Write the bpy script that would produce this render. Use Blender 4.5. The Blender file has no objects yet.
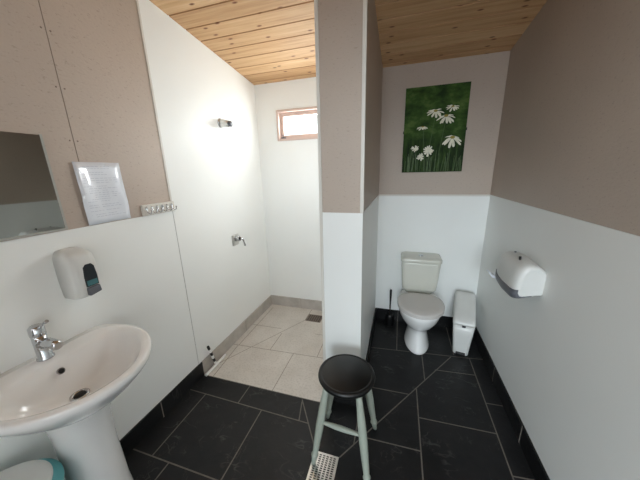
import bpy, bmesh, math, random
from mathutils import Vector, Matrix
random.seed(7)
C = bpy.context.scene.collection
PI = math.pi

# ---------------------------------------------------------------- dimensions (metres)
XL, XR = -1.3876, 0.7242          # left / right wall faces
YB, YF = 2.4875, -1.7            # back / front wall faces
YC = 1.3812                       # front face of the partition
PX0, PX1 = -0.4195, -0.1815       # partition faces
ZD = 1.2805                       # top of the white wall lining
ZC, SL = 2.3212, 0.11473          # ceiling height at the back, slope
YJ = 1.3095                       # joint where the shower lining starts
YT = 1.335                        # change from dark to pale tiles
HS = 0.116                        # tile skirting
TS = 0.010
def ceil_z(y): return ZC + SL * (YB - y)

# ---------------------------------------------------------------- materials
def srgb(r, g, b):
    f = lambda c: (c / 255 / 12.92) if c / 255 <= .04045 else ((c / 255 + .055) / 1.055) ** 2.4
    return (f(r), f(g), f(b), 1)

class NT:
    def __init__(s, name):
        s.m = bpy.data.materials.new(name); s.m.use_nodes = True
        s.t = s.m.node_tree; s.p = s.t.nodes['Principled BSDF']
    def n(s, kind, **kw):
        nd = s.t.nodes.new(kind)
        for k, v in kw.items():
            if k.startswith('i_'):
                key = k[2:]
                nd.inputs[int(key) if key.isdigit() else key.replace('_', ' ')].default_value = v
            else: setattr(nd, k, v)
        return nd
    def l(s, a, b): s.t.links.new(a, b)
    def coord(s, scale=(1, 1, 1)):
        c = s.n('ShaderNodeTexCoord'); m = s.n('ShaderNodeMapping')
        m.inputs['Scale'].default_value = scale
        s.l(c.outputs['Object'], m.inputs['Vector']); return m.outputs[0]
    def noise(s, vec, scale, detail=3, rough=.5):
        n = s.n('ShaderNodeTexNoise'); n.inputs['Scale'].default_value = scale
        n.inputs['Detail'].default_value = detail; n.inputs['Roughness'].default_value = rough
        s.l(vec, n.inputs['Vector']); return n.outputs['Fac']
    def ramp(s, fac, stops, interp='LINEAR'):
        r = s.n('ShaderNodeValToRGB'); e = r.color_ramp; e.interpolation = interp
        while len(e.elements) < len(stops): e.elements.new(.5)
        for el, (p, c) in zip(e.elements, stops): el.position = p; el.color = c
        s.l(fac, r.inputs[0]); return r.outputs[0]
    def mix(s, fac, a, b, mode='MIX'):
        m = s.n('ShaderNodeMix', data_type='RGBA', blend_type=mode)
        for sock, v in ((m.inputs[0], fac), (m.inputs[6], a), (m.inputs[7], b)):
            if hasattr(v, 'links'): s.l(v, sock)
            else: sock.default_value = v
        return m.outputs[2]
    def bump(s, h, strength=.2, dist=.002):
        b = s.n('ShaderNodeBump'); b.inputs['Strength'].default_value = strength
        b.inputs['Distance'].default_value = dist
        s.l(h, b.inputs['Height']); s.l(b.outputs[0], s.p.inputs['Normal'])
    def set(s, **kw):
        for k, v in kw.items():
            sock = s.p.inputs[k.replace('_', ' ')]
            if hasattr(v, 'links'): s.l(v, sock)
            else: sock.default_value = v
        return s.m

def plain(name, col, rough=.5, metal=0., var=.06, scale=9, coat=0., ior=1.45):
    n = NT(name); v = n.coord(); f = n.noise(v, scale, 4)
    a = tuple(c * (1 - var) for c in col[:3]) + (1,); b = tuple(min(1, c * (1 + var)) for c in col[:3]) + (1,)
    return n.set(Base_Color=n.ramp(f, [(.3, a), (.7, b)]), Roughness=rough, Metallic=metal, Coat_Weight=coat, IOR=ior)

WHITE = plain('white_laminate', srgb(238, 240, 238), .42, var=.015, scale=2)
TRIMW = plain('white_trim', srgb(216, 213, 206), .4, var=.02)
CHROME = plain('chrome', srgb(205, 207, 210), .12, 1., var=.03)
STEEL = plain('brushed_steel', srgb(214, 214, 211), .34, 1., var=.08, scale=60)
DARKHOLE = plain('dark_opening', srgb(20, 20, 20), .6)
CERAMIC = plain('white_ceramic', srgb(240, 240, 239), .10, var=.015, coat=.4)
PLASTICW = plain('white_plastic', srgb(216, 217, 214), .3, var=.02)
SEATW = plain('toilet_seat_plastic', srgb(208, 204, 200), .25, var=.02)
CISTC = plain('cistern_ceramic', srgb(212, 212, 202), .15, var=.02)
GREYP = plain('grey_plastic', srgb(96, 98, 104), .35)
TINT = plain('smoked_window', srgb(40, 44, 48), .12)
TEALSOAP = plain('blue_green_soap', srgb(66, 112, 116), .25)
TEAL = plain('teal_plastic', srgb(92, 168, 172), .35)
BLACKP = plain('black_plastic', srgb(16, 16, 17), .4)
BLACKV = plain('black_vinyl', srgb(9, 9, 9), .42, var=.1, scale=40)
MINT = plain('pale_green_paint', srgb(152, 159, 148), .45, var=.06)
PINKWOOD = plain('pink_primed_wood', srgb(206, 184, 174), .5, var=.04)
PAPER = plain('paper', srgb(226, 231, 240), .22, var=.02, coat=1.)
EDGE = plain('polished_glass_edge', srgb(172, 172, 166), .3)
SQW = plain('bright_white_plastic', srgb(244, 244, 242), .35, var=.01)
INK = plain('faded_ink', srgb(176, 182, 198), .4)
GROUT_D = plain('grey_grout', srgb(104, 98, 92), .8, var=.15, scale=30)
GROUT_L = plain('brown_grout', srgb(146, 134, 122), .8, var=.15, scale=30)
GROUT_S = plain('pale_skirting_grout', srgb(150, 142, 134), .8)
JOINTG = plain('grey_sealant', srgb(150, 148, 146), .6)

def mk_tan():
    n = NT('taupe_painted_board'); v = n.coord((1, 1, 1)); vs = n.coord((55, 55, 120))
    base = n.ramp(n.noise(v, 1.6, 3), [(.3, srgb(179, 165, 153)), (.7, srgb(189, 174, 161))])
    strand = n.noise(vs, 1.0, 4, .7)
    fleck = n.ramp(strand, [(.58, (0, 0, 0, 1)), (.70, (.6, .6, .6, 1))])
    col = n.mix(fleck, base, srgb(150, 134, 124))
    n.bump(n.noise(n.coord((60, 60, 110)), 1., 3), .35, .003)
    return n.set(Base_Color=col, Roughness=.5)
TAN = mk_tan()

def mk_dark():
    n = NT('black_slate_tile'); v = n.coord()
    w = n.noise(v, 3.2, 6, .6)
    base = n.ramp(w, [(.3, srgb(16, 16, 17)), (.7, srgb(34, 34, 35))])
    d = n.noise(n.coord((1.6, 3.4, 1)), 1.7, 3, .55)
    vein = n.ramp(d, [(.489, (0, 0, 0, 1)), (.5, (.8, .8, .8, 1)), (.511, (0, 0, 0, 1))])
    d2 = n.noise(n.coord((4.1, 2.2, 1)), 2.6, 4, .6)
    vein2 = n.ramp(d2, [(.535, (0, 0, 0, 1)), (.545, (.6, .6, .6, 1)), (.556, (0, 0, 0, 1))])
    msk = n.ramp(n.noise(v, 7, 3), [(.48, (0, 0, 0, 1)), (.62, (1, 1, 1, 1))])
    col = n.mix(n.mix(1, n.mix(1, vein, vein2, 'ADD'), msk, 'MULTIPLY'), base, srgb(66, 65, 64))
    n.bump(n.noise(v, 14, 6), .5, .004)
    return n.set(Base_Color=col, Roughness=n.ramp(w, [(.3, (.32,) * 3 + (1,)), (.7, (.5,) * 3 + (1,))]), IOR=1.35)
DARK = mk_dark()

def mk_light():
    n = NT('pale_stone_tile'); v = n.coord()
    base = n.ramp(n.noise(v, 5, 6, .6), [(.3, srgb(202, 195, 186)), (.7, srgb(216, 210, 202))])
    sp = n.ramp(n.noise(v, 70, 3), [(.35, srgb(150, 142, 132)), (.5, (1, 1, 1, 1))])
    return n.set(Base_Color=n.mix(.2, base, sp, 'MULTIPLY'), Roughness=.5)
LIGHT = mk_light()
def mk_skl():
    n = NT('grey_stone_skirting'); v = n.coord()
    base = n.ramp(n.noise(v, 9, 6, .6), [(.3, srgb(166, 160, 152)), (.7, srgb(190, 184, 177))])
    return n.set(Base_Color=base, Roughness=.5)
LIGHTSK = mk_skl()

P0, PW = 1.518 - .13 * 20, .13
def mk_pine():
    n = NT('varnished_pine'); c = n.n('ShaderNodeTexCoord'); sx = n.n('ShaderNodeSeparateXYZ')
    n.l(c.outputs['Object'], sx.inputs[0])
    m1 = n.n('ShaderNodeMath', operation='SUBTRACT'); n.l(sx.outputs[1], m1.inputs[0]); m1.inputs[1].default_value = P0
    m2 = n.n('ShaderNodeMath', operation='DIVIDE'); n.l(m1.outputs[0], m2.inputs[0]); m2.inputs[1].default_value = PW
    m3 = n.n('ShaderNodeMath', operation='FLOOR'); n.l(m2.outputs[0], m3.inputs[0])
    wn = n.n('ShaderNodeTexWhiteNoise', noise_dimensions='1D'); n.l(m3.outputs[0], wn.inputs['W'])
    off = n.n('ShaderNodeMath', operation='MULTIPLY'); n.l(m3.outputs[0], off.inputs[0]); off.inputs[1].default_value = 7.31
    ax = n.n('ShaderNodeMath', operation='ADD'); n.l(sx.outputs[0], ax.inputs[0]); n.l(off.outputs[0], ax.inputs[1])
    cb = n.n('ShaderNodeCombineXYZ'); n.l(ax.outputs[0], cb.inputs[0]); n.l(sx.outputs[1], cb.inputs[1]); n.l(sx.outputs[2], cb.inputs[2])
    mp = n.n('ShaderNodeMapping'); mp.inputs['Scale'].default_value = (1.4, 30, 1); n.l(cb.outputs[0], mp.inputs[0])
    grain = n.noise(mp.outputs[0], 1.6, 5, .6)
    base = n.ramp(grain, [(.25, srgb(190, 146, 102)), (.5, srgb(216, 177, 132)), (.75, srgb(228, 194, 152))])
    tone = n.ramp(wn.outputs[0], [(0, (.80, .74, .68, 1)), (1, (1, 1, 1, 1))])
    col = n.mix(1, base, tone, 'MULTIPLY')
    mk = n.n('ShaderNodeMapping'); mk.inputs['Scale'].default_value = (3.4, 7.6, 1); n.l(cb.outputs[0], mk.inputs[0])
    vo = n.n('ShaderNodeTexVoronoi', voronoi_dimensions='2D'); vo.inputs['Scale'].default_value = 1.0; n.l(mk.outputs[0], vo.inputs['Vector'])
    kn = n.ramp(vo.outputs['Distance'], [(.03, (1, 1, 1, 1)), (.075, (0, 0, 0, 1))])
    col = n.mix(kn, col, srgb(112, 62, 30))
    fr = n.n('ShaderNodeMath', operation='FRACT'); n.l(m2.outputs[0], fr.inputs[0])
    gv = n.ramp(fr.outputs[0], [(0, (1, 1, 1, 1)), (.05, (0, 0, 0, 1)), (.95, (0, 0, 0, 1)), (1, (1, 1, 1, 1))])
    col = n.mix(gv, col, srgb(150, 98, 58))
    return n.set(Base_Color=col, Roughness=.6)
PINE = mk_pine()

def mk_canvas():
    n = NT('green_meadow_paint'); c = n.n('ShaderNodeTexCoord'); v = n.coord((1, 1, 1))
    sx = n.n('ShaderNodeSeparateXYZ'); n.l(c.outputs['Object'], sx.inputs[0])
    mr = n.n('ShaderNodeMapRange'); n.l(sx.outputs[2], mr.inputs[0])
    mr.inputs[1].default_value = 0; mr.inputs[2].default_value = .67
    lo = n.ramp(n.noise(n.coord((34, 1, 5)), 1., 5, .7), [(.35, srgb(16, 28, 12)), (.55, srgb(40, 64, 24)), (.75, srgb(72, 96, 44))])
    hi = n.ramp(n.noise(n.coord((6, 1, 9)), 1.2, 5, .6), [(.36, srgb(30, 52, 22)), (.52, srgb(56, 86, 34)), (.68, srgb(92, 116, 58))])
    f = n.ramp(mr.outputs[0], [(.30, (0, 0, 0, 1)), (.48, (1, 1, 1, 1))])
    return n.set(Base_Color=n.mix(f, lo, hi), Roughness=.7, IOR=1.3)
CANVAS = mk_canvas()
PETAL = plain('white_petal_paint', srgb(226, 226, 206), .5, var=.1, scale=40)
YELLOW = plain('yellow_paint', srgb(150, 138, 50), .5, var=.1, scale=60)
BUDGREEN = plain('green_bud_paint', srgb(70, 96, 46), .5, var=.15, scale=50)

def mk_mirror():
    n = NT('mirror_glass'); v = n.coord()
    return n.set(Base_Color=n.ramp(n.noise(v, 3), [(.3, (.50, .51, .48, 1)), (.7, (.54, .55, .52, 1))]), Metallic=1., Roughness=.03)
MIRROR = mk_mirror()
def mk_glass():
    m = bpy.data.materials.new('window_glass'); m.use_nodes = True; t = m.node_tree; t.nodes.clear()
    o = t.nodes.new('ShaderNodeOutputMaterial'); a = t.nodes.new('ShaderNodeBsdfTransparent'); g = t.nodes.new('ShaderNodeBsdfGlossy')
    g.inputs['Roughness'].default_value = .02; mx = t.nodes.new('ShaderNodeMixShader'); mx.inputs[0].default_value = .06
    a.inputs[0].default_value = (.95, .97, .96, 1)
    t.links.new(a.outputs[0], mx.inputs[1]); t.links.new(g.outputs[0], mx.inputs[2]); t.links.new(mx.outputs[0], o.inputs[0]); return m
GLASS = mk_glass()

# ---------------------------------------------------------------- mesh builder
class MB:
    def __init__(s): s.v = []; s.f = []; s.mi = []; s.sm = []
    def add(s, vs, fs, mi=0, smooth=False):
        b = len(s.v); s.v += [tuple(v) for v in vs]
        for f in fs: s.f.append([b + i for i in f]); s.mi.append(mi); s.sm.append(smooth)
    def box(s, x0, x1, y0, y1, z0, z1, mi=0):
        vs = [(x, y, z) for z in (z0, z1) for y in (y0, y1) for x in (x0, x1)]
        s.add(vs, [(0, 2, 3, 1), (4, 5, 7, 6), (0, 1, 5, 4), (2, 6, 7, 3), (0, 4, 6, 2), (1, 3, 7, 5)], mi); return s
    def loft(s, rings, mi=0, cap0=True, cap1=True, smooth=True, closed=True):
        n = len(rings[0]); vs = [p for r in rings for p in r]; fs = []
        for k in range(len(rings) - 1):
            for i in range(n if closed else n - 1):
                j = (i + 1) % n
                fs.append((k * n + i, k * n + j, (k + 1) * n + j, (k + 1) * n + i))
        b = len(s.v); s.add(vs, fs, mi, smooth)
        if cap0: s.f.append([b + i for i in range(n)][::-1]); s.mi.append(mi); s.sm.append(False)
        if cap1: s.f.append([b + (len(rings) - 1) * n + i for i in range(n)]); s.mi.append(mi); s.sm.append(False)
        return s
    def prism(s, poly, axis, a, b, mi=0, smooth=False):
        def P(u, w, t): return {0: (t, u, w), 1: (u, t, w), 2: (u, w, t)}[axis]
        return s.loft([[P(u, w, a) for u, w in poly], [P(u, w, b) for u, w in poly]], mi, smooth=smooth)
    def tube(s, pts, r, n=10, mi=0):
        pts = [Vector(p) for p in pts]; rr = r if isinstance(r, (list, tuple)) else [r] * len(pts)
        rings = []; up = None
        for i, p in enumerate(pts):
            d = (pts[min(i + 1, len(pts) - 1)] - pts[max(i - 1, 0)]).normalized()
            if up is None: up = Vector((0, 0, 1)) if abs(d.z) < .9 else Vector((1, 0, 0))
            a = d.cross(up).normalized(); up = a.cross(d).normalized()
            rings.append([p + (a * math.cos(2 * PI * k / n) + up * math.sin(2 * PI * k / n)) * rr[i] for k in range(n)])
        return s.loft(rings, mi)
    def lathe(s, prof, cx, cy, n=40, mi=0, sx=1., sy=1.):
        return s.loft([[(cx + r * sx * math.cos(2 * PI * k / n), cy + r * sy * math.sin(2 * PI * k / n), z) for k in range(n)] for r, z in prof], mi)
    def rot(s, M):
        s.v = [tuple(M @ Vector(v)) for v in s.v]; return s
    def build(s, name, mats, parent=None, origin=None, bevel=0, seg=2, subsurf=0, angle=40):
        if not isinstance(mats, (list, tuple)): mats = [mats]
        org = Vector(origin) if origin is not None else (parent_world(parent) if parent else Vector((0, 0, 0)))
        me = bpy.data.meshes.new(name)
        me.from_pydata([Vector(v) - org for v in s.v], [], s.f)
        for m in mats: me.materials.append(m)
        for p, mi, sm in zip(me.polygons, s.mi, s.sm): p.material_index = mi; p.use_smooth = sm
        bm = bmesh.new(); bm.from_mesh(me); bmesh.ops.recalc_face_normals(bm, faces=bm.faces); bm.to_mesh(me); bm.free()
        o = bpy.data.objects.new(name, me); C.objects.link(o)
        if parent: o.parent = parent
        else: o.location = org
        if bevel:
            b = o.modifiers.new('bevel', 'BEVEL'); b.width = bevel; b.segments = seg; b.limit_method = 'ANGLE'; b.angle_limit = math.radians(angle)
            b.harden_normals = False
        if subsurf:
            q = o.modifiers.new('sub', 'SUBSURF'); q.levels = q.render_levels = subsurf
        return o
def parent_world(p):
    v = Vector(p.location)
    while p.parent: p = p.parent; v += Vector(p.location)
    return v
def thing(name, loc, label, cat, group=None):
    o = bpy.data.objects.new(name, None); C.objects.link(o); o.location = loc; o.empty_display_size = .05
    o['label'] = label; o['category'] = cat
    if group: o['group'] = group
    return o
def tag(o, label, cat):
    o['label'] = label; o['category'] = cat; return o
def struct(o): o['kind'] = 'structure'; return o

# ---------------------------------------------------------------- setting
# floor: dark slate tiles, pale tiles in the shower, grout lines
b = MB(); b.box(XL, XR, YF, YT, -.06, 0, 0); b.box(PX0 + .0, XR, YT, YB, -.06, 0, 0); b.box(XL, PX0, YT, YB, -.06, 0, 1)
def grout(p, q, w, mi, h=.0006):
    p, q = Vector(p), Vector(q); d = (q - p).normalized(); n = Vector((-d.y, d.x)) * w / 2
    b.add([(p.x - n.x, p.y - n.y, h), (q.x - n.x, q.y - n.y, h), (q.x + n.x, q.y + n.y, h), (p.x + n.x, p.y + n.y, h)], [(0, 1, 2, 3)], mi)
def diag_x(y): return -.24 + (y - 1.03) * (.465 + .24) / (2.03 - 1.03)
W = .007
DK = [((XL, 1.19), (-.462, 1.172)), ((XL, .757), (-.385, .757)), ((-1.24, .757), (-1.24, 1.187)), ((-.793, .757), (-.793, 1.18)),
      ((-.975, 1.183), (-.975, YT)), ((-.53, 1.175), (-.56, 1.31)), ((-.565, 1.325), (-.375, 1.03)),
      ((-1.12, .30), (-1.12, .757)), ((-.66, .30), (-.66, .757)), ((XL, .31), (XR, .31)),
      ((PX1, 1.99), (.63, 2.06)), ((.614, 2.062), (XR, 2.07)), ((-.24, 1.03), (.475, 2.04)),
      ((PX1 + .0, 1.553), (.130, 1.560)), ((.185, 1.394), (.614, 1.405)), ((-.12, 1.178), (.185, 1.184)),
      ((.046, 2.01), (.046, YB)), ((.248, 2.01), (.248, 1.72)), ((.185, 1.632), (.185, .31)), ((.614, 2.065), (.614, .31)),
      ((.50, 2.07), (.505, YB)), ((.33, 1.85), (.614, 1.87)), ((-.176, 1.12), (-.176, YC)), ((.614, 1.62), (XR, 1.625)),
      ((.614, 1.18), (XR, 1.19)), ((.185, .88), (.614, .885)), ((-.24, .87), (.10, .60)), ((-.30, .87), (-.30, .31))]
for p, q in DK: grout(p, q, W, 2)
LT = [((-1.30, YT), (-1.33, 1.72)), ((XL, 1.716), (PX0, 1.757)), ((-.797, YT), (-.80, 1.742)), ((-1.352, 1.468), (-.875, 2.262)),
      ((-1.018, 1.735), (-1.02, 1.98)), ((XL, 2.045), (-1.06, 2.05)), ((-.592, 1.75), (-.59, 2.25)), ((-1.325, 1.72), (-1.33, 2.40)),
      ((-.88, 2.25), (-.88, YB)), ((-.70, 2.05), (PX0, 2.06))]
for p, q in LT: grout(p, q, .005, 3)
grout((XL, YT), (PX0, YT), .006, 2)
struct(b.build('floor', [DARK, LIGHT, GROUT_D, GROUT_L]))

# ceiling of tongue and groove boards
b = MB(); prof = []; y = P0
while y < YB + .01:
    for yy, dz in ((y, .010), (y + .005, 0.), (y + PW - .005, 0.)):
        if YF - .1 <= yy <= YB: prof.append((yy, ceil_z(yy) + dz))
    y += PW
prof.append((YB, ceil_z(YB)))
lo = prof[:]; hi = [(yy, ceil_z(yy) + .05) for yy, _ in (prof[-1], prof[0])]
b.prism(lo + hi, 0, XL, XR)
ceil_o = struct(b.build('ceiling', PINE))

TH = .10
def side_poly(y0, y1, z0=None, z1=None):
    return [(y0, z0 if z0 is not None else 0), (y1, z0 if z0 is not None else 0),
            (y1, z1 if z1 is not None else ceil_z(y1) + .05), (y0, z1 if z1 is not None else ceil_z(y0) + .05)]
# left wall: taupe board above, white lining below, full-height white lining in the shower
b = MB(); LP = .004
b.prism(side_poly(YF - TH, YB + TH, -.06), 0, XL - TH, XL - LP, 0)
b.prism(side_poly(YF, .8512, ZD + .002), 0, XL - LP, XL - .0018, 0)
b.prism(side_poly(.8542, YJ - .003, ZD + .002), 0, XL - LP, XL - .0012, 0)
b.prism(side_poly(YF, YJ - .0022, 0, ZD), 0, XL - LP, XL, 1)
b.prism(side_poly(YJ + .0022, YB, 0), 0, XL - LP, XL + .001, 1)
b.prism(side_poly(YJ - .0022, YJ + .0022, 0, ZD), 0, XL - LP, XL - .002, 2)
b.prism(side_poly(.8512, .8542, ZD + .002), 0, XL - LP, XL - .0032, 3)
for zz in (1.66, 1.87, 2.08):       # nail heads along the seam
    for yy in (.838, .868):
        b.lathe([(.0035, 0), (.003, .001)], 0, 0, 8, 3)
        k = 16
        vs = s_ = b.v[-k:]
        b.v[-k:] = [(XL - .0012 + v[2], yy + v[0], zz + v[1]) for v in vs]
NAIL = plain('filled_nail_head', srgb(128, 112, 103), .6)
struct(b.build('wall_left', [TAN, WHITE, JOINTG, NAIL]))
# right wall
b = MB()
b.prism(side_poly(YF - TH, YB + TH, -.06), 0, XR + LP, XR + TH, 0)
b.prism(side_poly(YF, YB, ZD + .002), 0, XR + .0018, XR + LP, 0)
b.prism(side_poly(YF, YB, 0, ZD), 0, XR, XR + LP, 1)
struct(b.build('wall_right', [TAN, WHITE]))
# back wall with the window opening
WX0, WX1, WZ0, WZ1 = -1.172, -.45, 1.803, 2.080
zt = ZC + .05
b = MB()
b.box(XL, WX0, YB + LP, YB + TH, -.06, zt, 0); b.box(WX1, XR, YB + LP, YB + TH, -.06, zt, 1)
b.box(WX0, WX1, YB + LP, YB + TH, -.06, WZ0, 0); b.box(WX0, WX1, YB + LP, YB + TH, WZ1, zt, 0)
b.box(XL, WX0, YB, YB + LP, 0, zt, 0); b.box(WX1, PX0, YB, YB + LP, 0, zt, 0)
b.box(WX0, WX1, YB, YB + LP, 0, WZ0, 0); b.box(WX0, WX1, YB, YB + LP, WZ1, zt, 0)
b.box(PX1, XR, YB + .002, YB + LP, ZD + .001, zt, 1); b.box(PX1, XR, YB, YB + LP, 0, ZD, 0)
struct(b.build('wall_back', [WHITE, TAN]))
# front wall behind the viewer, with the open doorway
DX0, DX1, DZ = -.45, .62, 2.05
b = MB(); zf = ceil_z(YF) + .05
for x0, x1, z0, z1 in ((XL, DX0, -.06, zf), (DX1, XR, -.06, zf), (DX0, DX1, DZ, zf)):
    b.box(x0, x1, YF - TH, YF, z0, z1, 0)
b.box(XL, DX0, YF, YF + LP, 0, ZD, 1); b.box(DX1, XR, YF, YF + LP, 0, ZD, 1)
struct(b.build('wall_front', [TAN, WHITE]))
b = MB(); b.box(DX0, DX0 + .04, YF - TH, YF + .012, 0, DZ); b.box(DX1 - .04, DX1, YF - TH, YF + .012, 0, DZ); b.box(DX0 + .04, DX1 - .04, YF - TH, YF + .012, DZ - .04, DZ)
door_o = struct(b.build('door_1', PINKWOOD))
b = MB(); b.box(DX0 + .04, DX0 + .08, YF + .015, YF + .40, .008, DZ - .045); b.build('shading_leaf', TRIMW, door_o, bevel=.003)  # unseen leaf, added to keep doorway light off the left wall
# partition between shower and toilet
b = MB()
b.prism(side_poly(YC + LP, YB), 0, PX0 + LP, PX1 - LP, 0)
b.box(PX0 + .012, PX1 - .002, YC + .002, YC + LP, ZD + .002, ceil_z(YC) + .05, 0)
b.box(PX0 + .003, PX1 - .0, YC, YC + LP, 0, ZD, 1)
b.prism(side_poly(YC + LP, YB, 0, ZD), 0, PX1 - LP, PX1, 1)
b.prism(side_poly(YC + LP, YB, ZD + .002), 0, PX1 - LP, PX1 - .002, 0)
b.prism(side_poly(YC + LP, YB, 0), 0, PX0, PX0 + LP, 1)
part_o = struct(b.build('wall_partition', [TAN, WHITE]))
# added opal lamp, unseen on the partition's shower side, to brighten the shower
def mk_glow():
    n = NT('glowing_opal'); return n.set(Base_Color=(.9, .9, .9, 1), Emission_Color=(.95, .975, 1, 1), Emission_Strength=ADDED_LAMP)
ADDED_LAMP = 21.5
ly, lz = 1.86, 1.60
disc = lambda r, d: [(PX0 - d, ly + r * math.cos(2 * PI * k / 32), lz + r * math.sin(2 * PI * k / 32)) for k in range(32)]
b = MB(); b.loft([disc(.115, 0), disc(.115, .020), disc(.108, .022)]); b.build('added_lamp_base', TRIMW, part_o)
b = MB(); b.loft([disc(.105, .0225), disc(.10, .035), disc(.08, .050), disc(.04, .058), disc(.01, .060)]); b.build('added_lamp_globe', mk_glow(), part_o)
# trims
zt = ceil_z(YC) + .0
b = MB(); b.box(PX0 - .004, PX0 + .013, YC - .004, YC + .012, 0, zt); struct(b.build('trim_1', TRIMW, bevel=.002))
b = MB(); b.box(PX1 - .015, PX1 + .004, YC - .004, YC + .014, ZD - .001, zt); struct(b.build('trim_2', TRIMW, bevel=.002))
b = MB(); b.prism(side_poly(YJ - .006, YJ + .006, ZD, None), 0, XL - .002, XL + .0035); struct(b.build('trim_3', TRIMW, bevel=.001))
b = MB(); b.box(PX1, XR, YB - .004, YB, ZD - .012, ZD + .003); struct(b.build('trim_4', TRIMW, bevel=.001))

# tile skirtings
def skirt(name, segs, mat, joints, gm):
    b = MB()
    for s in segs: b.box(*s)
    for s in joints: b.box(*s, 1)
    return struct(b.build(name, [mat, gm]))
T = TS
skirt('baseboard_left', [(XL, XL + T, YF, YT, 0, HS)], DARK,
      [(XL + T - .001, XL + T + .0006, y - .003, y + .003, 0, HS) for y in (.31, .964)], GROUT_S)
skirt('baseboard_shower', [(XL, XL + T, YT, YB, 0, HS), (XL + T, PX0, YB - T, YB, 0, HS), (PX0 - T, PX0, YC + .012, YB - T, 0, HS)], LIGHTSK,
      [(-1.010, -1.007, YB - T - .0006, YB - T + .001, 0, HS), (XL + T - .001, XL + T + .0006, 1.93, 1.933, 0, HS)], GROUT_L)
skirt('baseboard_back', [(PX1 + T, XR - T, YB - T, YB, 0, HS)], DARK, [(.047, .050, YB - T - .0006, YB - T + .001, 0, HS)], GROUT_S)
skirt('baseboard_right', [(XR - T, XR, YF, YB, 0, HS)], DARK,
      [(XR - T - .0006, XR - T + .001, y - .003, y + .003, 0, HS) for y in (1.383, 1.838)], GROUT_S)
skirt('baseboard_partition', [(PX1, PX1 + T, YC, YB - T, 0, HS), (PX0 + .013, PX1 + T, YC - T, YC, 0, HS)], DARK, [(PX1 + T - .001, PX1 + T + .0006, 1.9, 1.903, 0, HS)], GROUT_S)

# window in the shower
def rect_frame(b, x0, x1, z0, z1, w, y0, y1, mi=0, wb=None):
    wb = wb or w
    b.box(x0, x0 + w, y0, y1, z0, z1, mi); b.box(x1 - w, x1, y0, y1, z0, z1, mi)
    b.box(x0 + w, x1 - w, y0, y1, z1 - w, z1, mi); b.box(x0 + w, x1 - w, y0, y1, z0, z0 + wb, mi)
b = MB(); rect_frame(b, WX0, WX1, WZ0, WZ1, .020, YB - .012, YB + .095)
wf = struct(b.build('window_1', PINKWOOD, bevel=.002))
b = MB(); rect_frame(b, WX0 + .021, WX1 - .021, WZ0 + .021, WZ1 - .021, .034, YB + .03, YB + .07)
b.build('sash', PINKWOOD, wf, bevel=.003)
b = MB(); b.box(WX0 + .05, WX1 - .05, YB + .048, YB + .052, WZ0 + .05, WZ1 - .05); b.build('pane', GLASS, wf)
b = MB(); b.box(WX0 + .03, WX0 + .075, YB + .012, YB + .03, WZ0 + .024, WZ0 + .036); b.tube([(WX0 + .05, YB + .02, WZ0 + .036), (WX0 + .05, YB + .012, WZ0 + .055)], .004); b.build('stay', GREYP, wf)

# ---------------------------------------------------------------- things on the left wall
def wall_thing(name, y, z, label, cat): return thing(name, (XL, y, z), label, cat)
# mirror
t = wall_thing('wall_mirror', .44, ZD + .006, 'frameless rectangular mirror with pale edge strip, on the taupe wall above the washbasin', 'mirror')
my0, my1, mz0, mz1 = .12, .742, ZD + .004, 1.673
b = MB(); b.box(XL, XL + .005, my0 + .008, my1 - .008, mz0 + .008, mz1 - .003); b.build('glass', MIRROR, t)
b = MB(); b.box(XL, XL + .0062, my1 - .008, my1, mz0, mz1); b.box(XL, XL + .0062, my0, my0 + .008, mz0, mz1); b.box(XL, XL + .0062, my0 + .008, my1 - .008, mz0, mz0 + .008)
b.build('edge_strip', EDGE, t)
# laminated notice
ny0, ny1, nz0, nz1 = .820, 1.029, 1.284, 1.571
b = MB(); N = 10; M2 = 10; vs = []; fs = []
def npt(u, v, off):
    cur = .010 * (1 - u) ** 2 + .006 * math.sin(v * 5.0) * u * .5 + .004 + .003 * math.sin(u * 7 + v * 3)
    cur += .0025 * math.sin(u * 17 + v * 4) * math.sin(v * 13 + 1)
    cur -= .0075
    return (XL + max(-.0016, cur) + off, ny0 + (ny1 - ny0) * u + .004 * (1 - v), nz0 + (nz1 - nz0) * v)
for off in (0, .0009):
    vs += [npt(i / N, j / M2, off) for j in range(M2 + 1) for i in range(N + 1)]
L0 = (N + 1) * (M2 + 1)
for j in range(M2):
    for i in range(N):
        a = j * (N + 1) + i; q = (a, a + 1, a + N + 2, a + N + 1); fs += [q[::-1], tuple(k + L0 for k in q)]
ring = [i for i in range(N + 1)] + [j * (N + 1) + N for j in range(1, M2 + 1)] + [M2 * (N + 1) + i for i in range(N - 1, -1, -1)] + [j * (N + 1) for j in range(M2 - 1, 0, -1)]
for k in range(len(ring)):
    a, c = ring[k], ring[(k + 1) % len(ring)]; fs.append((a, c, c + L0, a + L0))
b.add(vs, fs, 0, True)
rng = random.Random(3); v = .93
while v > .08:
    u0 = .10 if rng.random() < .7 else .2; u1 = rng.uniform(.6, .92); h = .006
    n = 8
    for k in range(n):
        ua, ub = u0 + (u1 - u0) * k / n, u0 + (u1 - u0) * (k + .8) / n
        pts = [npt(ua, v, .0012), npt(ub, v, .0012), npt(ub, v + h, .0012), npt(ua, v + h, .0012)]
        b.add(pts, [(0, 1, 2, 3)], 1)
    v -= rng.choice([.035, .035, .06])
o = b.build('notice_sheet', [PAPER, INK], origin=(XL, .933, nz0))
tag(o, 'shiny laminated white notice with faint lines of print, on the wall right of the mirror', 'notice')
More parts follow.
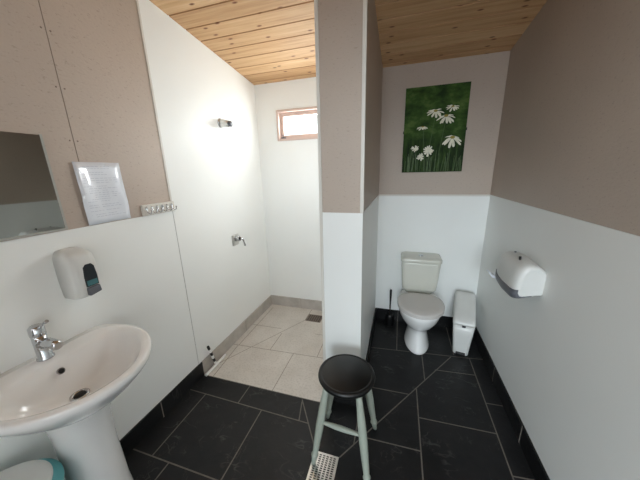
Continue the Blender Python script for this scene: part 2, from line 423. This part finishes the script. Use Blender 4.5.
# hook rail
t = thing('hook_rail', (XL, 1.207, 1.284), 'short pale rail of small curly hooks on the wall beside the shower panel', 'hook rail')
b = MB(); b.box(XL - .001, XL + .014, 1.099, 1.317, 1.284, 1.344); b.build('backboard', TRIMW, t, bevel=.002)
for k in range(6):
    yy = 1.121 + .035 * k; x = XL + .014
    b = MB(); b.tube([(x, yy, 1.333), (x + .003, yy, 1.315), (x + .006, yy, 1.300), (x + .016, yy + .004, 1.291), (x + .026, yy + .006, 1.298), (x + .029, yy + .007, 1.312)], .0028, 8)
    b.tube([(x + .028, yy + .0065, 1.310), (x + .030, yy + .007, 1.316)], .005, 8)
    b.tube([(x, yy, 1.322), (x + .004, yy, 1.322)], .008, 10)
    b.build('hook', CHROME, t)

# soap dispenser
sy, sz = .713, .985
t = thing('soap_dispenser', (XL, sy, sz), 'white wall soap dispenser with smoked window and grey push bar, above the washbasin', 'soap dispenser')
def rrect(cy, z, hy, x0, x1, r, n=5):
    pts = [(x0, cy - hy, z)]
    for k in range(n + 1):
        a = -PI / 2 + PI / 2 * k / n; pts.append((x1 - r + r * math.cos(a), cy - hy + r + r * math.sin(a), z))
    for k in range(n + 1):
        a = PI / 2 * k / n; pts.append((x1 - r + r * math.cos(a), cy + hy - r + r * math.sin(a), z))
    pts.append((x0, cy + hy, z)); return pts
rings = []
for z, hy, dx in ((.985, .040, .070), (.989, .046, .084), (1.0, .049, .098), (1.04, .051, .108), (1.08, .052, .111), (1.12, .052, .111), (1.15, .0515, .108), (1.175, .050, .101), (1.192, .045, .088), (1.201, .036, .068), (1.205, .02, .045)):
    rings.append(rrect(sy, z, hy, XL, XL + dx, min(.03, hy * .9)))
b = MB(); b.loft(rings); body = b.build('body', PLASTICW, t)
wy = sy + .006
def wpoly(g): return [(wy - .024 + g, 1.040 + g), (wy + .024 - g, 1.040 + g), (wy + .0255 - g, 1.085), (wy + .021 - g, 1.128 - g), (wy + .012 - g * .5, 1.140 - g), (wy - .010 + g * .5, 1.140 - g), (wy - .021 + g, 1.128 - g), (wy - .0255 + g, 1.085)]
b = MB(); b.prism(wpoly(0), 0, XL + .09, XL + .1135); b.build('level_window', TINT, t, bevel=.002)
b = MB(); b.box(XL + .10, XL + .1142, wy - .0205, wy + .0205, 1.045, 1.068); b.build('soap', TEALSOAP, t)
b = MB(); b.prism([(wy - .024, 1.037), (wy + .025, 1.037), (wy + .028, 1.006), (wy - .020, .998)], 0, XL + .085, XL + .117); b.build('push_bar', GREYP, t, bevel=.004)

# ---------------------------------------------------------------- washbasin
by = .528
t = thing('pedestal_washbasin', (XL + .2, by, 0), 'white ceramic washbasin on a full pedestal against the left wall', 'washbasin')
# half outline (x from wall, half width)
HO = [(0.0, .0), (0.0, .12), (0.002, .205), (.02, .236), (.06, .255), (.12, .268), (.18, .271), (.25, .262), (.31, .240), (.37, .204), (.42, .155), (.455, .100), (.472, .05), (.478, .0)]
def catmull(P, n=6):
    out = []
    for i in range(len(P) - 1):
        p0, p1, p2, p3 = P[max(i - 1, 0)], P[i], P[i + 1], P[min(i + 2, len(P) - 1)]
        for k in range(n):
            q = k / n
            out.append(tuple(.5 * (2 * p1[d] + (p2[d] - p0[d]) * q + (2 * p0[d] - 5 * p1[d] + 4 * p2[d] - p3[d]) * q * q + (3 * p1[d] - p0[d] - 3 * p2[d] + p3[d]) * q ** 3) for d in (0, 1)))
    out.append(P[-1]); return out
half = catmull(HO, 5)
full = [(max(0, x), w) for x, w in half] + [(max(0, x), -w) for x, w in half[-2:0:-1]]
# resample by angle about (.2,0)
def resample(poly, n=88):
    c = (.20, 0); out = []
    for k in range(n):
        a = 2 * PI * k / n; d = (math.cos(a), math.sin(a)); best = 0
        for i in range(len(poly)):
            p, q = poly[i], poly[(i + 1) % len(poly)]
            ex, ey = q[0] - p[0], q[1] - p[1]; den = d[0] * ey - d[1] * ex
            if abs(den) < 1e-12: continue
            tt = ((p[0] - c[0]) * ey - (p[1] - c[1]) * ex) / den; u = ((p[0] - c[0]) * d[1] - (p[1] - c[1]) * d[0]) / den
            if tt > 0 and -1e-6 <= u <= 1 + 1e-6: best = max(best, tt)
        out.append((c[0] + d[0] * best, d[1] * best))
    return out
OUT = resample(full)
HI = [(.108, 0), (.108, .06), (.112, .13), (.125, .185), (.155, .218), (.20, .229), (.25, .222), (.30, .202), (.35, .168), (.395, .12), (.425, .07), (.436, .0)]
hh = catmull(HI, 5); INN = resample([(x, w) for x, w in hh] + [(x, -w) for x, w in hh[-2:0:-1]])
def bp(x, w, z): return (XL + x, by + w, z)
def mixr(A, B, f, z): return [bp(a[0] + (c[0] - a[0]) * f, a[1] + (c[1] - a[1]) * f, z if not callable(z) else z(a)) for a, c in zip(A, B)]
DRN = [(.198 + .024 * math.cos(2 * PI * k / 88), .024 * math.sin(2 * PI * k / 88)) for k in range(88)]
UND = [(.17 + .105 * math.cos(2 * PI * k / 88), .085 * math.sin(2 * PI * k / 88)) for k in range(88)]
ZR = .802
rings = [mixr(OUT, UND, 1, .615)]
for f, z in ((.86, .622), (.7, .640), (.52, .668), (.36, .697), (.22, .725), (.10, .752), (.03, .770), (.0, .783), (.004, .796), (.018, ZR)): rings.append(mixr(OUT, UND, f, z))
rings.append(mixr(OUT, INN, .40, ZR + .0025)); rings.append(mixr(OUT, INN, .62, ZR)); rings.append(mixr(OUT, INN, .86, ZR - .004))
rings.append(mixr(INN, DRN, 0, ZR - .011))
for f, z in ((.05, .776), (.13, .752), (.26, .722), (.42, .696), (.60, .676), (.80, .662), (1.0, .655)): rings.append(mixr(INN, DRN, f, z))
b = MB(); b.loft(rings, cap0=True, cap1=True); b.build('bowl', CERAMIC, t)
b = MB(); b.lathe([(.0, .650), (.032, .6555), (.031, .660), (.024, .661), (.021, .655), (.0, .655)], XL + .198, by, 32); dr = b.build('drain_ring', CHROME, t)
b = MB(); b.lathe([(.0, .654), (.0195, .655), (.0195, .6600), (.0, .6605)], XL + .198, by, 24); b.build('drain_hole', DARKHOLE, dr)
b = MB(); b.tube([(XL + .120, by, .752), (XL + .1275, by, .7555)], .0125, 20); ov = b.build('overflow_ring', CHROME, t)
b = MB(); b.tube([(XL + .121, by, .7522), (XL + .1283, by, .7558)], .0095, 20); b.build('overflow_hole', DARKHOLE, ov)
rings = []
for z, rx, ry, cx in ((0, .125, .105, .155), (.02, .122, .102, .155), (.15, .112, .094, .152), (.35, .108, .091, .150), (.52, .110, .094, .152), (.60, .125, .108, .158), (.64, .14, .12, .165)):
    rings.append([bp(cx + rx * math.cos(2 * PI * k / 48), ry * math.sin(2 * PI * k / 48), z) for k in range(48)])
b = MB(); b.loft(rings); b.build('pedestal', CERAMIC, t)

# mixer tap
tx = XL + .055; tz = ZR + .002
t = thing('mixer_tap', (tx, by, tz), 'chrome single-lever mixer tap standing on the back of the washbasin', 'tap')
b = MB(); b.lathe([(0, tz), (.027, tz), (.027, tz + .004), (.0225, tz + .010), (.0225, tz + .07), (.0225, tz + .104), (0, tz + .104)], tx, by, 28); b.build('body', CHROME, t)
b = MB(); b.tube([(tx + .012, by, tz + .068), (tx + .05, by, tz + .078), (tx + .085, by, tz + .080), (tx + .108, by, tz + .074)], [.021, .019, .017, .0155], 18); b.build('spout', CHROME, t)
b = MB(); b.lathe([(0, tz + .105), (.0235, tz + .105), (.0245, tz + .115), (.0235, tz + .138), (.018, tz + .144), (0, tz + .145)], tx, by, 28); b.build('cap', CHROME, t)
b = MB(); b.tube([(tx + .010, by, tz + .132), (tx + .035, by + .003, tz + .150), (tx + .060, by + .006, tz + .166)], [.008, .0055, .005], 12); b.tube([(tx + .057, by + .006, tz + .164), (tx + .068, by + .007, tz + .171)], .0065, 12); b.build('lever', CHROME, t)

# teal bin under the basin
bx, bby, bz, br = -1.222, .262, .475, .138
t = thing('waste_bin', (bx, bby, 0), 'round teal bin with white lid, on the floor beside the basin pedestal', 'bin')
b = MB(); b.lathe([(0, 0), (br - .02, 0), (br - .01, .01), (br + .014, bz - .05), (br + .020, bz - .042), (br + .020, bz - .030), (br + .006, bz - .026), (br + .004, bz - .012), (0, bz - .012)], bx, bby, 56); b.build('body', TEAL, t)
b = MB(); b.lathe([(0, bz - .011), (br - .004, bz - .011), (br - .003, bz - .004), (br - .012, bz + .004), (br * .6, bz + .012), (0, bz + .016)], bx, bby, 56); b.build('lid', PLASTICW, t)

# ---------------------------------------------------------------- shower fittings
t = thing('shower_head', (XL, 1.90, 1.893), 'conical chrome shower head high on the white shower wall', 'shower head')
def xl_rings(prof, cy, cz, n=24, tilt=0.): return [[(XL - .0005 + x, cy + r * math.cos(2 * PI * k / n), cz - tilt * x + r * math.sin(2 * PI * k / n)) for k in range(n)] for r, x in prof]
b = MB(); b.loft(xl_rings([(.036, 0), (.036, .006), (.033, .010), (.030, .011)], 1.90, 1.893)); b.build('wall_flange', CHROME, t)
b = MB(); b.loft(xl_rings([(.032, .011), (.032, .03), (.027, .07), (.024, .082)], 1.90, 1.893, tilt=.12)); b.build('cone', STEEL, t)
b = MB(); b.loft(xl_rings([(.0225, .081), (.021, .100), (.013, .106)], 1.90, 1.893, tilt=.12)); b.build('nozzle', GREYP, t)
t = thing('shower_mixer', (XL, 1.93, .93), 'small chrome shower mixer plate with lever at mid height on the white shower wall', 'shower control')
b = MB(); b.box(XL - .0005, XL + .012, 1.876, 1.966, .882, .982); b.build('plate', STEEL, t, bevel=.006)
b = MB(); b.loft(xl_rings([(.026, .012), (.026, .045), (.022, .05)], 1.925, .945)); b.build('knob', CHROME, t)
b = MB(); b.tube([(XL + .040, 1.935, .955), (XL + .062, 1.955, .93), (XL + .070, 1.965, .87)], [.010, .009, .008], 10); b.build('lever', CHROME, t)
b = MB(); b.loft(xl_rings([(.015, .05), (.014, .053)], 1.925, .945)); b.build('cap', BLACKP, t)

# shower floor drain
t = thing('shower_drain', (-.79, 2.315, .0007), 'square dark grate drain in the pale shower floor', 'drain')
x0, x1, y0, y1 = -.875, -.715, 2.245, 2.375
b = MB(); rect = lambda: None
GR = plain('weathered_grate', srgb(120, 108, 98), .5, .2, var=.15, scale=60)
b.box(x0, x1, y0, y1, .0007, .003); b.build('grate', GR, t)
b = MB()
for i in range(6):
    for j in range(9):
        xx = x0 + .014 + i * .0235; yy = y0 + .012 + j * .0125
        b.box(xx, xx + .015, yy, yy + .006, .0029, .0034)
b.build('slots', DARKHOLE, t)
# steel floor drain by the stool
gx0, gx1, gy0, gy1 = -.378, -.242, .875, 1.030
t = thing('floor_drain', (-.31, .95, .0007), 'perforated steel floor drain in the black tiles by the stool', 'drain')
b = MB(); b.box(gx0, gx1, gy0, gy1, .0007, .0035); b.build('cover', STEEL, t, bevel=.001)
b = MB(); n = 0
for i in range(6):
    for j in range(13):
        xx = gx0 + .013 + i * .0195; yy = gy0 + .010 + j * .0106
        b.box(xx, xx + .0125, yy, yy + .0058, .0034, .0039)
b.build('slots', DARKHOLE, t)

# squeegee leaning in the corner
pA, pB = Vector((-1.345, 1.335, .012)), Vector((-1.235, 1.60, .012))
pA = Vector((-1.352, 1.322, .013)); pB = Vector((-1.350, 1.560, .013))
t = thing('squeegee', (pA + pB) / 2 - Vector((0, 0, .013)), 'floor squeegee with black and white striped handle, standing at the shower wall', 'squeegee')
mid = (pA + pB) / 2; d = (pB - pA).normalized()
b = MB(); b.tube([pA, pB], .011, 8); b.build('blade_holder', SQW, t)
b = MB(); nrm = Vector((-d.y, d.x, 0)); 
b.add([tuple(p + nrm * sx + Vector((0, 0, zz))) for zz in (-.013, -.006) for p in (pA, pB) for sx in (-.003, .003)], [(0, 1, 3, 2), (4, 6, 7, 5), (0, 4, 5, 1), (2, 3, 7, 6), (0, 2, 6, 4), (1, 5, 7, 3)]); b.build('rubber', BLACKP, t)
top = Vector((XL + .018, 1.405, .205)); base = mid + Vector((0, 0, .009))
hnd = None
for k in range(6):
    a, c = base.lerp(top, k / 6), base.lerp(top, (k + 1) / 6)
    b = MB(); b.tube([a, c], .010, 12)
    b.build('handle_band', BLACKP if k % 2 else SQW, t)

# ---------------------------------------------------------------- stool
sc = Vector((-.213, 1.092)); SZ = .510
t = thing('round_stool', (sc.x, sc.y, 0), 'small round stool with black padded seat and pale green legs, beside the partition end', 'stool')
b = MB(); b.lathe([(0, SZ - .036), (.128, SZ - .036), (.140, SZ - .030), (.145, SZ - .018), (.143, SZ - .008), (.134, SZ - .001), (.129, SZ - .001), (.126, SZ - .0035), (.122, SZ - .001), (0, SZ + .002)], sc.x, sc.y, 64); b.build('seat', BLACKV, t)
feet = [Vector((-.365, .962, .0036)), Vector((-.075, .930, 0)), Vector((-.069, 1.25, 0)), Vector((-.362, 1.245, 0))]
tops = []
for f in feet:
    tp = Vector((sc.x + (f.x - sc.x) * .56, sc.y + (f.y - sc.y) * .56, SZ - .036)); tops.append(tp)
    q = lambda s: f.lerp(tp, s)
    prof = [(0, .0095), (.06, .0115), (.11, .0145), (.125, .0175), (.14, .0135), (.16, .013), (.3, .0155), (.5, .0185), (.72, .0175), (.9, .014), (1, .013)]
    b = MB(); b.tube([q(s) for s, _ in prof], [r * 1.14 for _, r in prof], 16); b.build('leg', MINT, t)
a, c = feet[0].lerp(tops[0], .55), feet[1].lerp(tops[1], .57)
b = MB(); b.tube([a.lerp(c, s) for s in (0, .1, .35, .5, .65, .9, 1)], [.008, .009, .0125, .0135, .0125, .009, .008], 14); b.build('stretcher', MINT, t)

# ---------------------------------------------------------------- toilet
cx = .214
t = thing('toilet', (cx, 2.2, 0), 'white close-coupled toilet with closed lid, against the back wall under the flower picture', 'toilet')
def oval(z, yf, yb, rx, n=56, pf=2.0, pb=2.6):
    cy = yb - (yb - yf) * .45; out = []
    for k in range(n):
        a = 2 * PI * k / n; ca, sa = math.cos(a), math.sin(a)
        p = pf if sa < 0 else pb
        x = math.copysign(abs(ca) ** (2 / p), ca) * rx
        y = math.copysign(abs(sa) ** (2 / p), sa) * ((cy - yf) if sa < 0 else (yb - cy))
        out.append((cx + x, cy + y, z))
    return out
rings = [oval(*s) for s in ((0, 1.995, 2.36, .102), (.012, 1.992, 2.36, .104), (.03, 2.00, 2.36, .099), (.10, 2.03, 2.36, .085), (.15, 2.045, 2.36, .080), (.185, 2.04, 2.37, .086), (.215, 2.01, 2.38, .112), (.255, 1.96, 2.40, .142), (.31, 1.915, 2.42, .165), (.36, 1.89, 2.43, .176), (.392, 1.882, 2.43, .179), (.398, 1.888, 2.43, .174))]
b = MB(); b.loft(rings); b.build('bowl', CERAMIC, t)
b = MB(); b.loft([oval(z, 1.878 + i, 2.262 - i, .181 - i) for z, i in ((.399, .004), (.402, 0), (.412, 0), (.416, .005))]); b.build('seat', SEATW, t)
b = MB(); b.loft([oval(z, 1.872 + i, 2.268 - i, .183 - i) for z, i in ((.417, .004), (.420, 0), (.430, 0), (.436, .005), (.440, .02), (.442, .06))]); b.build('seat_lid', SEATW, t)
for s in (-.075, .075):
    b = MB(); b.tube([(cx + s - .02, 2.272, .418), (cx + s + .02, 2.272, .418)], .012, 12); b.build('hinge', SEATW, t)
def rbox(x0, x1, y0, y1, z, r=.03, n=5):
    out = []
    for (ux, uy, a0) in ((x1 - r, y1 - r, 0), (x0 + r, y1 - r, PI / 2), (x0 + r, y0 + r, PI), (x1 - r, y0 + r, 1.5 * PI)):
        out += [(ux + r * math.cos(a0 + PI / 2 * k / n), uy + r * math.sin(a0 + PI / 2 * k / n), z) for k in range(n + 1)]
    return out
rings = []
for z, w, yf in ((.400, .115, 2.34), (.425, .130, 2.325), (.440, .142, 2.312), (.450, .146, 2.305), (.55, .154, 2.295), (.69, .162, 2.287), (.710, .163, 2.286)):
    rings.append(rbox(cx - w, cx + w, yf, 2.482, z, .032))
b = MB(); b.loft(rings); b.build('cistern', CISTC, t)
rings = [rbox(cx - .170 + i, cx + .170 - i, 2.276 + i, 2.486, z, .034) for z, i in ((.711, .003), (.715, 0), (.737, 0), (.745, .006), (.748, .02))]
b = MB(); b.loft(rings); lid = b.build('cistern_lid', CISTC, t)
b = MB(); b.lathe([(0, .748), (.022, .748), (.022, .752), (.018, .754), (0, .754)], cx, 2.385, 28); b.build('flush_button', CHROME, t)

# toilet brush
t = thing('toilet_brush', (-.031, 2.405, 0), 'black toilet brush in its black holder, on the floor left of the toilet', 'toilet brush')
b = MB(); b.lathe([(0, 0), (.045, 0), (.047, .004), (.040, .09), (.038, .12), (.034, .12), (.034, .10), (0, .10)], -.031, 2.405, 32); b.build('holder', BLACKP, t)
b = MB(); b.tube([(-.031, 2.405, .10), (-.031, 2.405, .24), (-.031, 2.408, .31), (-.031, 2.41, .368), (-.031, 2.41, .374)], [.006, .007, .010, .011, .007], 12); b.build('handle', BLACKP, t)

# sanitary bin
M = Matrix.Translation((.580, 2.235, 0)) @ Matrix.Rotation(math.radians(-11), 4, 'Z')
t = thing('sanitary_bin', (.580, 2.235, 0), 'slim white sanitary bin with sloping lid, on the floor between toilet and right wall', 'sanitary bin')
# local: front at y=-.16, back y=+.16
def sect(z, hw, yf, yb, r=.022): return rbox(-hw, hw, yf, yb, z, r)
b = MB(); b.loft([sect(z, hw, yf, .150) for z, hw, yf in ((0, .055, -.148), (.006, .057, -.151), (.10, .064, -.157), (.20, .073, -.163), (.280, .079, -.168))]); b.rot(M); b.build('body', PLASTICW, t)
def sl(pts, k, dz): return [(x, y, z + k * (y + .17) * 1.0 + dz) for x, y, z in pts]
rings = [sl(sect(.281, .0805, -.170, .152), s, dz) for s, dz in ((0.0, 0), (.42, .012))] 
rings.append(sl(sect(.281, .077, -.163, .146), .42, .024)); rings.append(sl(sect(.281, .066, -.148, .132, .02), .42, .032)); rings.append(sl(sect(.281, .03, -.10, .09, .018), .42, .037))
b = MB(); b.loft(rings); b.rot(M); b.build('lid', PLASTICW, t)
b = MB(); b.prism([(-.012, .268), (.012, .268), (.014, .284), (-.014, .284)], 1, -.177, -.160); b.rot(M); b.build('catch', BLACKP, t, bevel=.002)
arch = [(-.034, .03)] + [(-.034 * math.cos(PI * k / 14), .085 + .038 * math.sin(PI * k / 14)) for k in range(15)] + [(.034, .03)]
b = MB(); b.loft([[(u, -.1565 - .0 - (w * .055), w) for u, w in arch], [(u, -.150 - .03, w) for u, w in [(a * .001 + a, c) for a, c in arch]]][:1] + [[(u * .86, -.1545 - w * .055, .03 + (w - .03) * .92) for u, w in arch]]); b.rot(M); b.build('pedal_recess', PLASTICW, t)
b = MB(); b.prism([(-.036, .006), (.036, .006), (.033, .030), (-.033, .030)], 1, -.178, -.145); b.rot(M); b.build('pedal', BLACKP, t, bevel=.004)

# toilet paper dispenser on the right wall
dy0, dy1, dz0, dz1 = 1.475, 1.80, .828, 1.022
t = thing('toilet_paper_dispenser', (XR, (dy0 + dy1) / 2, dz0), 'bulky white toilet paper dispenser with grey lower edge, on the right wall', 'toilet paper dispenser')
# cross-section in (depth from wall, z), front bulged
sec = [(0, .850), (.02, .846), (.105, .826), (.120, .828), (.129, .846), (.130, .89), (.126, .94), (.114, .985), (.096, 1.008), (.070, 1.020), (.04, 1.018), (.02, 1.010), (0, .992)]
cxs, czs = .06, .915
def secr(y, f): return [((XR - d * f) if d > .001 else XR + .001, y, czs + (z - czs) * f) for d, z in sec]
rings = [secr(dy0, .74), secr(dy0 + .003, .84), secr(dy0 + .010, .91), secr(dy0 + .024, .965), secr(dy0 + .045, .995), secr(dy0 + .15, 1.03), secr(dy1 - .10, 1.0), secr(dy1 - .05, .94), secr(dy1 - .02, .86), secr(dy1 - .006, .76), secr(dy1, .62)]
b = MB(); b.loft(rings); b.build('cover', PLASTICW, t)
def lowr(y, f):
    o = [(.05, .838), (.104, .822), (.122, .823), (.1335, .842), (.1335, .874), (.122, .874), (.122, .85), (.112, .838), (.05, .848)]
    return [(XR - d * f, y, czs + (z - czs) * f) for d, z in o]
b = MB(); b.loft([lowr(dy0 + .002, .86), lowr(dy0 + .010, .93), lowr(dy0 + .024, .98), lowr(dy0 + .045, 1.005), lowr(dy0 + .15, 1.04), lowr(dy1 - .10, 1.01), lowr(dy1 - .05, .95), lowr(dy1 - .02, .87), lowr(dy1 - .006, .78)]); b.build('lower_edge', GREYP, t)
b = MB(); b.tube([(XR - .082, 1.575, 1.015), (XR - .084, 1.575, 1.033)], .006, 12); b.build('lock', BLACKP, t)
b = MB(); b.tube([(XR - .06, 1.70, 1.01), (XR - .061, 1.70, 1.026)], .005, 12); b.build('screw', GREYP, t)
b = MB()
pr = [(XR - .10, .862), (XR - .128, .850), (XR - .146, .856), (XR - .160, .872), (XR - .166, .866), (XR - .148, .842), (XR - .126, .834), (XR - .10, .846)]
b.prism([(x, z) for x, z in pr], 1, 1.735, 1.79); b.build('paper_tail', PAPER, t)

# ---------------------------------------------------------------- flower picture
qx0, qx1, qz0, qz1 = .011, .487, 1.476, 2.143
b = MB(); b.box(qx0, qx1, YB - .014, YB + .0018, qz0, qz1)
t = thing('flower_picture', ((qx0 + qx1) / 2, YB, qz0), 'unframed picture of white daisies on green, on the wall above the toilet', 'picture')
yq = YB - .0145
layer = [0]
def paint(bb, pts, mi):
    layer[0] += 1
    y = yq - .00004 * layer[0]
    bb.add([(x, y, z) for x, z in pts], [tuple(range(len(pts)))], mi)
rng = random.Random(11)
def px(u, v): return (qx0 + (qx1 - qx0) * u, qz1 - (qz1 - qz0) * v)
def daisy(u, v, r, sq, rot, n=13, droop=0., cm=2):
    c = px(u, v)
    for k in range(n):
        a = rot + 2 * PI * k / n + rng.uniform(-.2, .2); L = r * rng.uniform(.7, 1.15); w = r * .14
        d = (math.cos(a), math.sin(a)); nn = (-d[1], d[0]); pts = []
        for s, ww in ((.15, .4), (.5, .9), (.8, 1.), (.95, .7), (1., .0), (.95, -.7), (.8, -1.), (.5, -.9), (.15, -.4)):
            x = d[0] * L * s + nn[0] * w * ww; z = (d[1] * L * s + nn[1] * w * ww) * sq - droop * r * s * s
            pts.append((c[0] + x, c[1] + z))
        paint(b, pts, 1)
    paint(b, [(c[0] + r * .24 * math.cos(q), c[1] + r * .05 + r * .24 * sq * math.sin(q)) for q in [2 * PI * i / 12 for i in range(12)]], cm)
def stem(u, v, u2, v2, w=.0035):
    a, c = px(u, v), px(u2, v2); paint(b, [(a[0] - w, a[1]), (a[0] + w, a[1]), (c[0] + w, c[1]), (c[0] - w, c[1])], 3)
for k in range(46):
    u = rng.uniform(.02, .97); v1 = rng.uniform(.72, .86); stem(u, v1, min(.98, max(.02, u + rng.uniform(-.03, .03))), .995, rng.uniform(.001, .0022))
for a in ((.50, .34, .44, .72), (.67, .40, .60, .80), (.32, .46, .36, .75), (.80, .65, .74, .95), (.22, .73, .25, .97), (.45, .76, .42, .98)): stem(*a, w=.0018)
daisy(.50, .285, .066, .55, .2, 11, droop=.28); daisy(.76, .25, .052, .5, .5, 10, droop=.2); daisy(.67, .35, .066, .62, .1, 12, droop=.42)
daisy(.31, .455, .050, .34, .3, 10, droop=.16); daisy(.80, .60, .078, .60, .25, 12, droop=.38)
daisy(.21, .71, .034, .75, .2, cm=1); daisy(.43, .74, .042, 1.05, .1, 16, cm=1); daisy(.31, .81, .034, .9, .4, cm=1)
b.build('canvas', [CANVAS, PETAL, YELLOW, BUDGREEN], t)
for xx in (qx0 - .006, qx1 + .0):
    b2 = MB(); b2.box(xx, xx + .006, YB - .016, YB + .0018, 1.795, 1.815); b2.build('clip', BLACKP, t)

# ---------------------------------------------------------------- light
w = bpy.data.worlds.new('overcast_sky'); bpy.context.scene.world = w; w.use_nodes = True
bg = w.node_tree.nodes['Background']; bg.inputs[0].default_value = (.93, .97, 1.0, 1); bg.inputs[1].default_value = 1.6
def area(name, loc, direction, sx, sy, power, col):
    L = bpy.data.lights.new(name, 'AREA'); L.shape = 'RECTANGLE'; L.size = sx; L.size_y = sy; L.energy = power; L.color = col
    o = bpy.data.objects.new(name, L); C.objects.link(o); o.location = loc
    o.rotation_euler = Vector(direction).to_track_quat('-Z', 'Y').to_euler(); return o
area('window_daylight', ((WX0 + WX1) / 2, YB + .10, (WZ0 + WZ1) / 2), (0, -1, 0), WX1 - WX0 - .05, WZ1 - WZ0 - .05, 6, (.95, .98, 1))
area('door_daylight', ((DX0 + DX1) / 2 - .75, YF - 1.5, 2.5), (.3, .85, -.5), 2.4, 2.2, 290, (.80, .92, 1))

# ---------------------------------------------------------------- camera
F = 258.6557; pitch, yaw, roll = .257200, .298631, -.0257527
fw = Vector((-math.sin(yaw) * math.cos(pitch), math.cos(yaw) * math.cos(pitch), -math.sin(pitch)))
rt = Vector((math.cos(yaw), math.sin(yaw), 0)); up = rt.cross(fw)
r2 = rt * math.cos(roll) + up * math.sin(roll); u2 = -rt * math.sin(roll) + up * math.cos(roll)
cam = bpy.data.cameras.new('camera'); co = bpy.data.objects.new('camera', cam); C.objects.link(co)
cam.sensor_width = 36; cam.lens = F / 640 * 36; cam.clip_start = .02
co.matrix_world = Matrix(((r2.x, u2.x, -fw.x, 0), (r2.y, u2.y, -fw.y, 0), (r2.z, u2.z, -fw.z, 1.5), (0, 0, 0, 1)))
S = bpy.context.scene; S.camera = co
S.view_settings.view_transform = 'Standard'; S.view_settings.look = 'None'; S.view_settings.gamma = 1; S.view_settings.use_curve_mapping = False
S.view_settings.exposure = 0.74
S.cycles.use_denoising = True; S.cycles.max_bounces = 12; S.cycles.diffuse_bounces = 8
